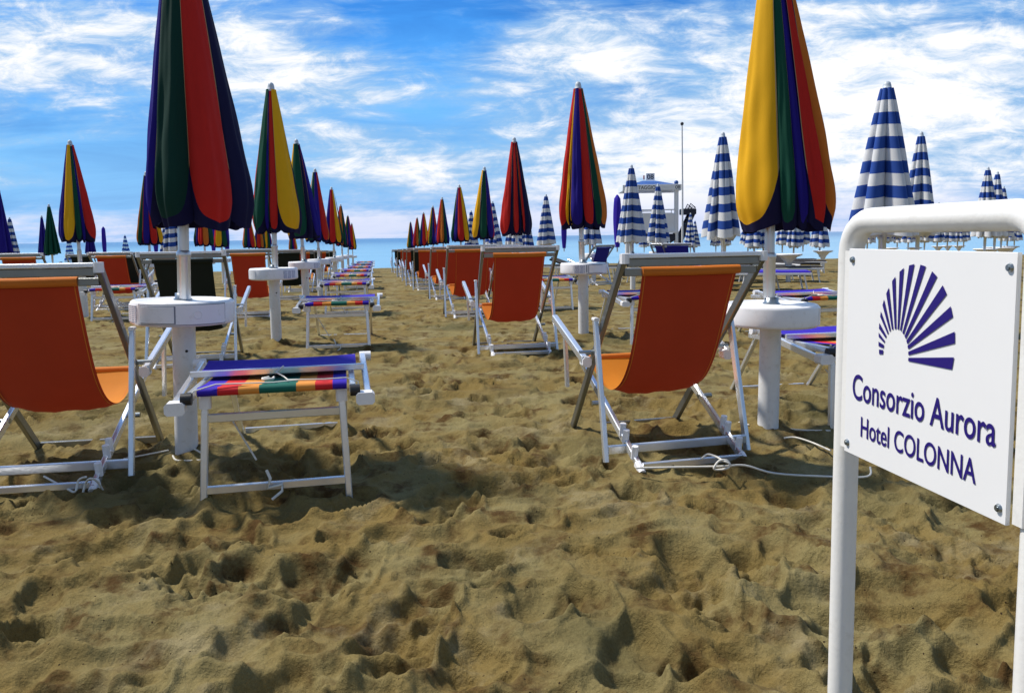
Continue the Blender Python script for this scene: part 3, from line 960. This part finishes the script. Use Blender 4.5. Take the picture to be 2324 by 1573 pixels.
# ---- striped umbrellas
ST = [(2003, 8.05, 'tall closed blue and white umbrella rising above the hotel sign, larger of two'),
      (2083, 11.9, 'closed blue and white umbrella above the sign, smaller, right of the tall one'),
      (1643, 11.6, 'closed blue and white umbrella between the lifeguard tower and yellow-fronted umbrella'),
      (1433, 15.9, 'closed blue and white umbrella covering the left end of the lifeguard tower'),
      (1493, 20.8, 'closed blue and white umbrella in front of the lifeguard tower panel'),
      (1240, 24.0, 'closed blue and white umbrella between the third and second right-row rainbow umbrellas'),
      (1339, 20.0, 'blue and white umbrella half hidden behind the red and navy umbrella'),
      (1567, 37.0, 'small blue and white umbrella below the tower stairs'),
      (1577, 46.0, 'smallest blue and white umbrella right of the tower stairs, lower one'),
      (1462, 44.0, 'small blue and white umbrella low behind the left tower post'),
      (1505, 42.0, 'small blue and white umbrella under the tower floor'),
      (1166, 26.0, 'blue and white umbrella below the left edge of the third right-row umbrella'),
      (1194, 29.0, 'blue and white umbrella below the right edge of the third right-row umbrella'),
      (1119, 27.0, 'blue and white umbrella right of the fourth right-row umbrella'),
      (1070, 31.0, 'blue and white umbrella left of the fourth right-row umbrella pole'),
      (1625, 40.0, 'small blue and white umbrella left behind the mid right striped pole'),
      (1647, 38.0, 'small blue and white umbrella right behind the mid right striped pole'),
      (392, 22.0, 'blue and white umbrella left of the near left pole, behind the black chair'),
      (378, 30.0, 'smaller blue and white umbrella beside the one behind the black chair'),
      (283, 46.0, 'tiny blue and white umbrella above the far left red chair'),
      (155, 46.0, 'tiny blue and white umbrella left of the far left umbrella pole'),
      (24, 30.0, 'blue and white umbrella beside the tall navy cover at the left edge')]
U1 = [(1698, 40), (1712, 33), (1733, 33), (1776, 40), (1802, 34), (1823, 42), (1861, 32)]
U2 = [(1945, 38), (1969, 31), (2010, 32), (2037, 38), (2062, 33), (2099, 30), (2128, 31), (2151, 33), (2174, 36), (2188, 38), (2236, 17.7), (2258, 18.9), (2273, 24), (2287, 30), (2303, 36)]
ST += [(px, d*.78, 'small blue and white umbrella below the yellow-fronted umbrella, %s from the left' % ('first' if n == 0 else ORD[n + 1])) for n, (px, d) in enumerate(U1)]
ORD += ['thirteenth', 'fourteenth', 'fifteenth', 'sixteenth']
ST += [(px, d, 'small blue and white umbrella seen through the sign frame, %s from the left' % ('first' if n == 0 else ORD[n + 1])) for n, (px, d) in enumerate(U2)]
for n, (px, d, lab) in enumerate(ST):
    x, y, _ = D(px, 530, d)
    o = K_st[n % 3].place(x, y, n*1.7, lab, 'umbrella', GR_S)
    z_ = o.location.z
    if d > 28 or 'yellow-fronted umbrella,' in lab:
        o.location.z -= .10 if d > 28 else .20
    if n == 0:
        o.scale = (1.25, 1.25, 1.0)
    if n == 2:
        lean(o, R(.8), 0)
for px, d, lab in ((2003, 8.05, 'white drum table under the tall blue and white umbrella behind the sign'), (1630, 11.6, 'white drum table under the striped umbrella right of the tower'), (1436, 15.9, 'white drum table under the striped umbrella left of the tower'),
                   (1493, 20.8, 'white drum table under the striped umbrella before the tower'), (1347, 18.8, 'white drum table just left of the red and navy umbrella pole, farther off')):
    x, y, _ = D(px, 560, d)
    K_tp.place(x, y, 1.9, lab, 'table', GR_T)
x, y, _ = D(137, 590, 16.6); K_tp.place(x, y, 1.2, 'white drum table left of the far left umbrella, farther off', 'table', GR_T)
for n, (px, d) in enumerate(((1790, 18.0), (1868, 25.0), (1735, 29.0), (2022, 33), (2075, 33), (2129, 39), (2151, 43), (2176, 41), (2236, 22), (2253, 27), (2277, 25), (2293, 30))):
    x, y, _ = D(px, 566, d)
    lab = ('large white funnel table on a thick post, right of the near right umbrella pole', 'white funnel table just left of the sign post', 'white funnel table behind the near right umbrella pole')[n] if n < 3 else 'white funnel table seen through the sign frame, %s from the left' % ('first' if n == 3 else ORD[n - 2])
    K_fn.place(x, y, 0, lab, 'table', 'white funnel tables')

# ---- furled umbrellas in covers
for px, d, k, lab in ((1401, 21.5, K_fu, 'navy umbrella in a slim cover left of the striped umbrella by the tower'), (1280, 30, K_fu, 'slim navy umbrella cover left of the red and navy umbrella pole'),
                      (1347, 34, K_fu, 'slim navy umbrella cover right of the red and navy umbrella pole'),
                      (3, 18.5, K_fb, 'tall closed navy umbrella cut by the left edge'), (97, 31, K_fb, 'closed navy umbrella just left of the dark green one'),
                      (115, 24.5, K_fg, 'dark green furled umbrella left of the far left rainbow umbrella'), (203, 34, K_fb, 'closed navy umbrella right of the far left umbrella pole'),
                      (235, 38, K_fu, 'navy umbrella cover standing alone above the far left red chair'), (483, 36, K_fu, 'navy umbrella cover right of the near left pole, left one'),
                      (514, 33, K_fu, 'navy umbrella cover right of the near left pole, right one'), (352, 33, K_fu, 'navy umbrella cover below the second far left umbrella')):
    x, y, _ = D(px, 530, d)
    o = k.place(x, y, px*.1, lab, 'umbrella', 'furled umbrellas in covers')

# ---- dark beach beds far right
def make_bed():
    t = thing('beach_bed')
    m = MB(); m.bar((0, 0, .36), (0, 1.35, .36), .60, .05, ch=.3); m.bar((0, 1.33, .37), (0, 1.9, .58), .60, .05, ch=.3); m.build('mattress', BROWN, t)
    for s in (-1, 1):
        m = MB(); m.bar((s*.31, -.02, .33), (s*.31, 1.9, .33), .03, .04); m.build('frame_rail', TOWERW, t)
    for yy in (.12, 1.7):
        for s in (-1, 1):
            m = MB(); m.bar((s*.30, yy, .33), (s*.31, yy + (.08 if yy > 1 else -.08), -.05), .03, .03); m.build('leg', TOWERW, t)
    return t


K_bd = Kind(make_bed())
for n, (px, d, rz) in enumerate(((1690, 20, 70), (1735, 22, 80), (1760, 25, 85), (1805, 23, 75), (1840, 21, 10), (1850, 27, 80), (1875, 24, 70), (1700, 27, 80), (1600, 24, 75), (1655, 29, 75), (1780, 31, 85), (1560, 27, 75), (2300, 20, 75), (1590, 19, 70), (150, 24, -70))):
    x, y, _ = D(px, 570, d)
    lab = 'dark brown beach bed right of the lifeguard tower, %s from the left' % ORD[n + 1] if n else 'dark brown beach bed behind the top corner of the nearest right chair'
    lab = {4: 'dark beach bed seen end-on with white legs, left of the sign post', 12: 'dark beach bed seen through the sign frame at its right end', 13: 'dark brown beach bed just behind the mid right drum table', 14: 'dark bed behind the far left umbrella pole',
           1: 'dark brown bed behind the near right umbrella pole, nearer one', 2: 'dark brown bed behind the near right umbrella pole, farther one', 3: 'dark brown bed beside the large funnel table',
           5: 'dark brown bed behind the large funnel table, near the sign post', 6: 'dark brown bed touching the sign post outline', 7: 'dark brown bed below the leftmost small striped umbrellas',
           8: 'dark brown bed left of the mid right striped pole', 9: 'dark brown bed right of the mid right striped pole', 10: 'farthest dark bed under the row of small striped umbrellas', 11: 'dark brown bed below the tower stairs'}.get(n, lab)
    K_bd.place(x, y, R(rz), lab, 'beach bed', 'dark beach beds at the far right')


K_b2 = Kind(dup(K_bd.root))
for ch in K_b2.root.children:
    if ch.name.startswith('mattress'):
        ch.data = ch.data.copy(); ch.data.materials[0] = lB
MORE = [(1660, 17.5, 80, 0), (1705, 16.5, 78, 1), (1770, 15.5, 80, 1), (1835, 15.0, 78, 1), (1800, 19.5, 82, 0), (1860, 18.0, 82, 0), (1745, 18.8, 80, 0), (1815, 26.5, 80, 0), (1770, 28.5, 80, 0), (1720, 25.0, 80, 0),
        (1640, 22.0, 80, 0), (1580, 22.5, 78, 0), (1610, 33.0, 82, 0), (1400, 22.0, 78, 0), (1380, 26.0, 80, 0), (1310, 24.0, 78, 0)]
for n, (px, d, rz, bl) in enumerate(MORE):
    x, y, _ = D(px, 570, d)
    lab = ('blue-topped' if bl else 'dark brown') + ' beach bed, ' + ('%s from the front in the rows right of the tower' % ORD[sorted(MORE, key=lambda q: q[1]).index(MORE[n]) + 1] if n < 12 and ORD[sorted(MORE, key=lambda q: q[1]).index(MORE[n]) + 1] else 'far back in the rows right of the tower')
    lab = {12: 'dark brown beach bed farthest back between the tower stairs and striped pole', 13: 'dark brown beach bed below the tower, nearer of two', 14: 'dark brown beach bed below the tower, farther of two', 15: 'dark brown beach bed behind the labelled table right of the aisle'}.get(n, lab)
    (K_b2 if bl else K_bd).place(x, y, R(rz), lab, 'beach bed', 'dark beach beds at the far right')

# ------------------------------------------------------------------ text
def text_mesh(body, name, height, m, width=None, ext=.0006):
    cu = bpy.data.curves.new(name, 'FONT')
    cu.body = body; cu.size = 1.0; cu.extrude = 0.0
    cu.resolution_u = 6; cu.offset = 0.010
    ob = bpy.data.objects.new('tmp_text', cu); COL.objects.link(ob)
    dg = bpy.context.evaluated_depsgraph_get()
    me = bpy.data.meshes.new_from_object(ob.evaluated_get(dg))
    bpy.data.objects.remove(ob); bpy.data.curves.remove(cu)
    n = len(me.vertices)
    co = np.zeros(n*3, dtype=np.float32); me.vertices.foreach_get('co', co); co = co.reshape(-1, 3)
    x0, x1 = co[:, 0].min(), co[:, 0].max()
    capz = 0.70
    co[:, 0] = (co[:, 0] - x0) * ((width/(x1 - x0)) if width else height/capz)
    co[:, 1] *= height/capz
    # give the letters a little thickness
    faces = [tuple(p.vertices) for p in me.polygons]
    bpy.data.meshes.remove(me)
    mb = MB(); mb.add([(a_, b_, 0) for a_, b_, c_ in co], faces)
    o = mb.build(name, m)
    return o


# ------------------------------------------------------------------ hotel sign
yl = 1.60
TL = D(1916.4, 565, yl); BLc = D(1916, 1022.4, yl)
kt = (H - BLc[2])
# right edge: same bottom height
dr = ray(2281, 1192.5); kr = (BLc[2] - H)/dr.z
BRc = (dr.x*kr, dr.y*kr, BLc[2])
px0 = Vector((BLc[0], BLc[1], 0)); px1 = Vector((BRc[0], BRc[1], 0))
ex = (px1 - px0); PW = ex.length; ex.normalize()
PH = TL[2] - BLc[2]
nrm = Vector((0, 0, 1)).cross(ex)           # towards the viewer?
if nrm.dot(Vector((0, 0, 0)) - px0) < 0:
    nrm = -nrm
sg = thing('hotel_sign', 'white tubular sign board with blue sunburst emblem and hotel name, at the right', 'sign', None, (px0.x, px0.y, 0), 0)
sg.rotation_euler = (0, 0, math.atan2(ex.y, ex.x))
# local frame: x along the board, -y towards the reader, z up
sy = -1.0
zb = BLc[2]
m = MB(); m.bar((0, .004, zb + PH/2), (PW, .004, zb + PH/2), .008, PH, ch=.08); board = m.build('panel', SIGNW, sg)
rt = .0257
ztop = 1.072
xl, xr = -.046, PW + .030
pts = [(xl, .034, -.25), (xl, .034, ztop - .07)]
for k in range(1, 7):
    a_ = math.pi - k*math.pi/12
    pts.append((xl + .07 + .07*math.cos(a_), .034, ztop - .07 + .07*math.sin(a_)))
pts.append((xr - .07, .034, ztop))
for k in range(1, 7):
    a_ = math.pi/2 - k*math.pi/12
    pts.append((xr - .07 + .07*math.cos(a_), .034, ztop - .07 + .07*math.sin(a_)))
pts.append((xr, .034, -.25))
m = MB(); m.tube(pts, rt, 28); m.build('tube_frame', TUBEW, sg)
for xx in (-.013, PW + .017):
    m = MB(); m.bar((xx, .010, zb + .005), (xx, .010, zb + PH - .005), .022, .010, up=(0, 1, 0)); m.build('mounting_strip', TUBEW, sg)
for (u_, v_) in ((.030, .947), (.970, .945), (.0245, .048), (.968, .054)):
    m = MB()
    m.tube([(u_*PW, .0, zb + v_*PH), (u_*PW, -.004, zb + v_*PH)], [.0075, .0055], 14)
    m.tube([(u_*PW, -.003, zb + v_*PH), (u_*PW, -.0055, zb + v_*PH)], .0035, 6)
    m.build('bolt', STEEL, board)
rays = [[(.2494, .5433), (.2516, .5218), (.2785, .526), (.2798, .5452)], [(.2442, .5792), (.2458, .5583), (.2811, .5536), (.2839, .5689)],
        [(.2433, .6211), (.2448, .6007), (.2866, .5779), (.2893, .5887)], [(.246, .6661), (.2447, .6395), (.2948, .6007), (.2989, .6125)],
        [(.255, .7189), (.2508, .6949), (.3079, .6196), (.3133, .6279)], [(.2744, .7755), (.2647, .7484), (.3202, .6346), (.3283, .641)],
        [(.3053, .8313), (.2882, .8023), (.3358, .6442), (.3446, .6475)], [(.3478, .882), (.3257, .8608), (.354, .6496), (.3647, .6514)],
        [(.4017, .9229), (.3743, .9046), (.3727, .6511), (.3819, .6505)], [(.4679, .9415), (.4345, .9344), (.3892, .6497), (.3978, .6455)],
        [(.5379, .9338), (.5051, .9398), (.4056, .64), (.4142, .6324)], [(.6059, .8947), (.576, .9155), (.42, .6266), (.4291, .6157)],
        [(.6639, .8268), (.6388, .8619), (.4331, .6089), (.4396, .5938)], [(.7018, .7393), (.6876, .7809), (.4415, .5872), (.4468, .5728)],
        [(.7181, .6359), (.7149, .6824), (.4475, .5626), (.4489, .5472)], [(.7074, .5288), (.7166, .5799), (.4496, .5365), (.4491, .5217)]]
m = MB()
for q in rays:
    vs = [(u_*PW, -.0012, zb + v_*PH) for u_, v_ in q]
    m.add(vs, [(0, 1, 2, 3)])
m.build('sunburst_emblem', INK, board)
for body, u0, u1, vb, ch_ in (('Consorzio Aurora', .0586, .9421, .2785, .122), ('Hotel COLONNA', .1305, .8540, .108, .096)):
    o = text_mesh(body, 'lettering', ch_*PH, INK, (u1 - u0)*PW)
    o.parent = board
    o.location = (u0*PW, -.0012, zb + vb*PH)
    o.rotation_euler = (math.pi/2, 0, 0)

# ------------------------------------------------------------------ lifeguard tower
TD = 40.0
tx, ty, _ = D(1478, 530, TD)
g0 = gz(tx, ty)
tw = thing('lifeguard_tower', 'white lifeguard tower with blue hip roof marked 08, beyond the striped umbrellas', 'tower', None, (tx, ty, 0), R(-3))


def tzz(py):          # height seen at this row at the tower
    return D(1478, py, TD)[2]


def txx(px):
    return D(px, 530, TD)[0] - tx


xl, xr = txx(1424), txx(1534)
zf, zr0, zr1, zap = tzz(527), tzz(433), tzz(420), tzz(407)
for (xx, yy) in ((xl, 0), (xr, 0), (xl + .45, 2.2), (xr - .55, 2.2)):
    m = MB(); m.lathe([(.115, g0 - .3), (.115, zr0 + .05)], 16, 0, (xx, yy, 0)); m.build('post', TOWERW, tw)
m = MB(); m.box(((xl + xr)/2, 1.1, zf), xr - xl + .2, 2.5, .14); m.build('floor', TOWERW, tw)
m = MB(); m.box(((xl + xr)/2 + .05, -.02, (tzz(484) + zf)/2), xr - xl - .32, .05, tzz(484) - zf); m.build('parapet_panel', TOWERW, tw)
m = MB(); m.box((xr - .05, 1.1, (tzz(484) + zf)/2), .05, 1.9, tzz(484) - zf); m.build('parapet_panel', TOWERW, tw)
m = MB()
m.tube([(xl, 0, tzz(477)), (xr, 0, tzz(477))], .03, 8)
m2 = MB(); m2.tube([(xr - .3, 2.2, tzz(477)), (xl + .3, 2.2, tzz(477))], .03, 8); m2.build('hand_rail', TOWERW, tw)
for k in range(5):
    xx = xl + (xr - xl)*(k + .5)/5
    m.tube([(xx, 0, tzz(484)), (xx, 0, tzz(477))], .02, 6)
m.build('hand_rail', TOWERW, tw)
fx0, fx1 = txx(1413), txx(1546)
m = MB()
m.bar((fx0, -.2, (zr0 + zr1)/2), (fx1, -.2, (zr0 + zr1)/2), .06, zr1 - zr0)
m.bar((fx0 + .05, 2.5, (zr0 + zr1)/2), (fx1 - .05, 2.5, (zr0 + zr1)/2), .06, zr1 - zr0)
m.bar((fx0 + .03, -.165, (zr0 + zr1)/2), (fx0 + .03, 2.465, (zr0 + zr1)/2), .06, zr1 - zr0)
m.bar((fx1 - .03, -.165, (zr0 + zr1)/2), (fx1 - .03, 2.465, (zr0 + zr1)/2), .06, zr1 - zr0)
m.build('fascia', TOWERW, tw)
m = MB()
ax = txx(1478)
m.add([(fx0 + .1, -.14, zr1 - .03), (fx1 - .1, -.14, zr1 - .03), (fx1 - .1, 2.44, zr1 - .03), (fx0 + .1, 2.44, zr1 - .03), (ax - .3, 1.15, zap), (ax + .3, 1.15, zap)],
      [(0, 1, 5, 4), (1, 2, 5), (2, 3, 4, 5), (3, 0, 4), (3, 2, 1, 0)])
m.build('roof', ROOFB, tw)
sw = txx(1488) - txx(1469)
m = MB(); m.bar((txx(1469), .5, (tzz(392) + tzz(408))/2), (txx(1488), .5, (tzz(392) + tzz(408))/2), .04, tzz(392) - tzz(408)); nb = m.build('number_board', TOWERW, tw)
m = MB(); m.bar((txx(1463.5), .7, (tzz(396) + tzz(406))/2), (txx(1466.5), .7, (tzz(396) + tzz(406))/2), .04, tzz(396) - tzz(406)); m.build('side_board', REDP, tw)
o = text_mesh('08', 'lettering', (tzz(395) - tzz(405.5)), BLACK, sw*.78); o.parent = nb
o.location = (txx(1469) + sw*.11, .478, tzz(405.5)); o.rotation_euler = (math.pi/2, 0, 0)
for body, a_, b_ in (('SALVATAGGIO', 1418, 1486), ('08', 1530, 1541)):
    o = text_mesh(body, 'lettering', (zr1 - zr0)*.62, BLACK, txx(b_) - txx(a_)); o.parent = tw
    o.location = (txx(a_), -.232, zr0 + (zr1 - zr0)*.19); o.rotation_euler = (math.pi/2, 0, 0)
m = MB(); m.sphere((txx(1533), -.1, tzz(416)), .11); m.lathe([(.02, zr1 - .02), (.02, tzz(416))], 8, 0, (txx(1533), -.1, 0)); m.build('warning_light', ROOFB, tw)
# stairs on the right-hand side
s0 = Vector((txx(1538), .5, g0 + .9)); s1 = Vector((txx(1572), .5, tzz(484)))
m = MB()
for yy in (.0, .9):
    m.bar((s0.x, yy, s0.z), (s1.x, yy, s1.z), .05, .26)
m.add([(s0.x, .03, s0.z - .1), (s0.x, .87, s0.z - .1), (s1.x, .87, s1.z - .1), (s1.x, .03, s1.z - .1), (s0.x, .03, s0.z - .18), (s0.x, .87, s0.z - .18), (s1.x, .87, s1.z - .18), (s1.x, .03, s1.z - .18)],
      [(0, 1, 2, 3), (7, 6, 5, 4), (0, 3, 7, 4), (1, 5, 6, 2)])
m.box((txx(1563), .45, tzz(482)), txx(1577) - txx(1546), 1.0, .30)
m.build('stair', DARKB, tw)
m = MB()
for k in range(7):
    q = s0.lerp(s1, (k + .5)/7)
    m.box((q.x, .45, q.z + .06), .24, .84, .03)
m.build('stair_tread', ROOFB, tw)
m = MB()
for yy in (-.02, .92):
    m.tube([(txx(1560), yy, tzz(478)), (txx(1566), yy, tzz(464)), (txx(1577), yy, tzz(474))], .03, 6)
    for k in range(4):
        m.tube([(txx(1562 + k*3), yy, tzz(478)), (txx(1564 + k*3.4), yy, tzz(467 + k*1.8))], .015, 6)
m.build('stair_rail', DARKB, tw)
m = MB(); m.box((txx(1500), 1.0, zf - .28), 2.1, 2.0, .36); m.bar((txx(1516), -.05, zf - .45), (txx(1533), -.05, zf - .2), .10, .35); m.build('under_floor_block', DARKB, tw)  # dark block and slanted bar below the floor

fx, fy, _ = D(1549, 560, 38.5)
fp = thing('flagpole', 'tall thin white pole with dark ball finial right of the lifeguard tower', 'flagpole', None, (fx, fy, gz(fx, fy)), 0)
ft = D(1546, 284, 38.5)[2] - gz(fx, fy)
m = MB(); m.tube([(0, 0, -.3), (-.02, 0, ft*.55), (-.06, 0, ft)], [.055, .045, .035], 10); m.build('pole', TOWERW, fp)
m = MB(); m.sphere((-.06, 0, ft + .05), .085, 10); m.build('finial', DARKB, fp)


# ------------------------------------------------------------------ cords on the sand
def rope(pxs, r, lab, zs=None):
    pts = []
    for i, (a_, b_) in enumerate(pxs):
        z = zs[i] if zs else .03
        x, y = G(a_, b_, z)
        pts.append((x, y, max(gz(x, y) + z - .02, sandz(x, y) + r + .001) if z < .035 else gz(x, y) + z))
    # smooth
    out = []
    for i in range(len(pts) - 1):
        p0 = pts[max(i-1, 0)]; p1 = pts[i]; p2 = pts[i+1]; p3 = pts[min(i+2, len(pts)-1)]
        for k in range(5):
            q = k/5
            out.append(tuple(.5*((2*p1[a]) + (-p0[a]+p2[a])*q + (2*p0[a]-5*p1[a]+4*p2[a]-p3[a])*q*q + (-p0[a]+3*p1[a]-3*p2[a]+p3[a])*q**3) for a in range(3)))
    out.append(pts[-1])
    m = MB(); m.tube(out, r, 8)
    tag(m.build('cord', CORD), lab, 'cord', 'white cords on the sand')


rope([(1443, 1062), (1540, 1060), (1640, 1058), (1690, 1056), (1760, 1064), (1880, 1071), (1968, 1071), (1975, 1060)], .0045, 'long white cord from the right chair foot past the sign post', [.05, .05, .05, .045, .03, .03, .03, .04])
rope([(1592, 1041), (1606, 1031), (1625, 1036), (1640, 1045), (1655, 1052), (1652, 1062), (1630, 1066), (1620, 1063), (1632, 1046), (1650, 1045), (1659, 1058)], .0045, 'knotted loop of white cord at the right chair foot', [.04, .06, .08, .08, .07, .05, .04, .05, .08, .08, .05])
rope([(1700, 968), (1680, 961), (1675, 955), (1690, 953), (1740, 958), (1810, 968), (1885, 974)], .0045, 'white cord round the near right post base', [.03]*7)
rope([(1780, 985), (1805, 984), (1840, 994), (1885, 1013)], .0045, 'short white cord right of the near right post', [.03]*4)
rope([(100, 1081), (150, 1098), (170, 1105), (178, 1090), (195, 1082)], .0045, 'white cord trailing from the near left chair bar', [.04, .03, .03, .05, .08])
rope([(188, 1106), (195, 1095), (205, 1086), (220, 1092), (232, 1101)], .0045, 'small white cord loop under the near left chair', [.03, .05, .08, .06, .03])
rope([(280, 1032), (330, 1023), (382, 1013)], .004, 'thin white cord on the sand left of the near post', [.03]*3)
rope([(392, 1030), (400, 1035), (430, 1036), (460, 1034), (470, 1028), (440, 1022)], .0045, 'white cord ring around the near left post base', [.03]*6)
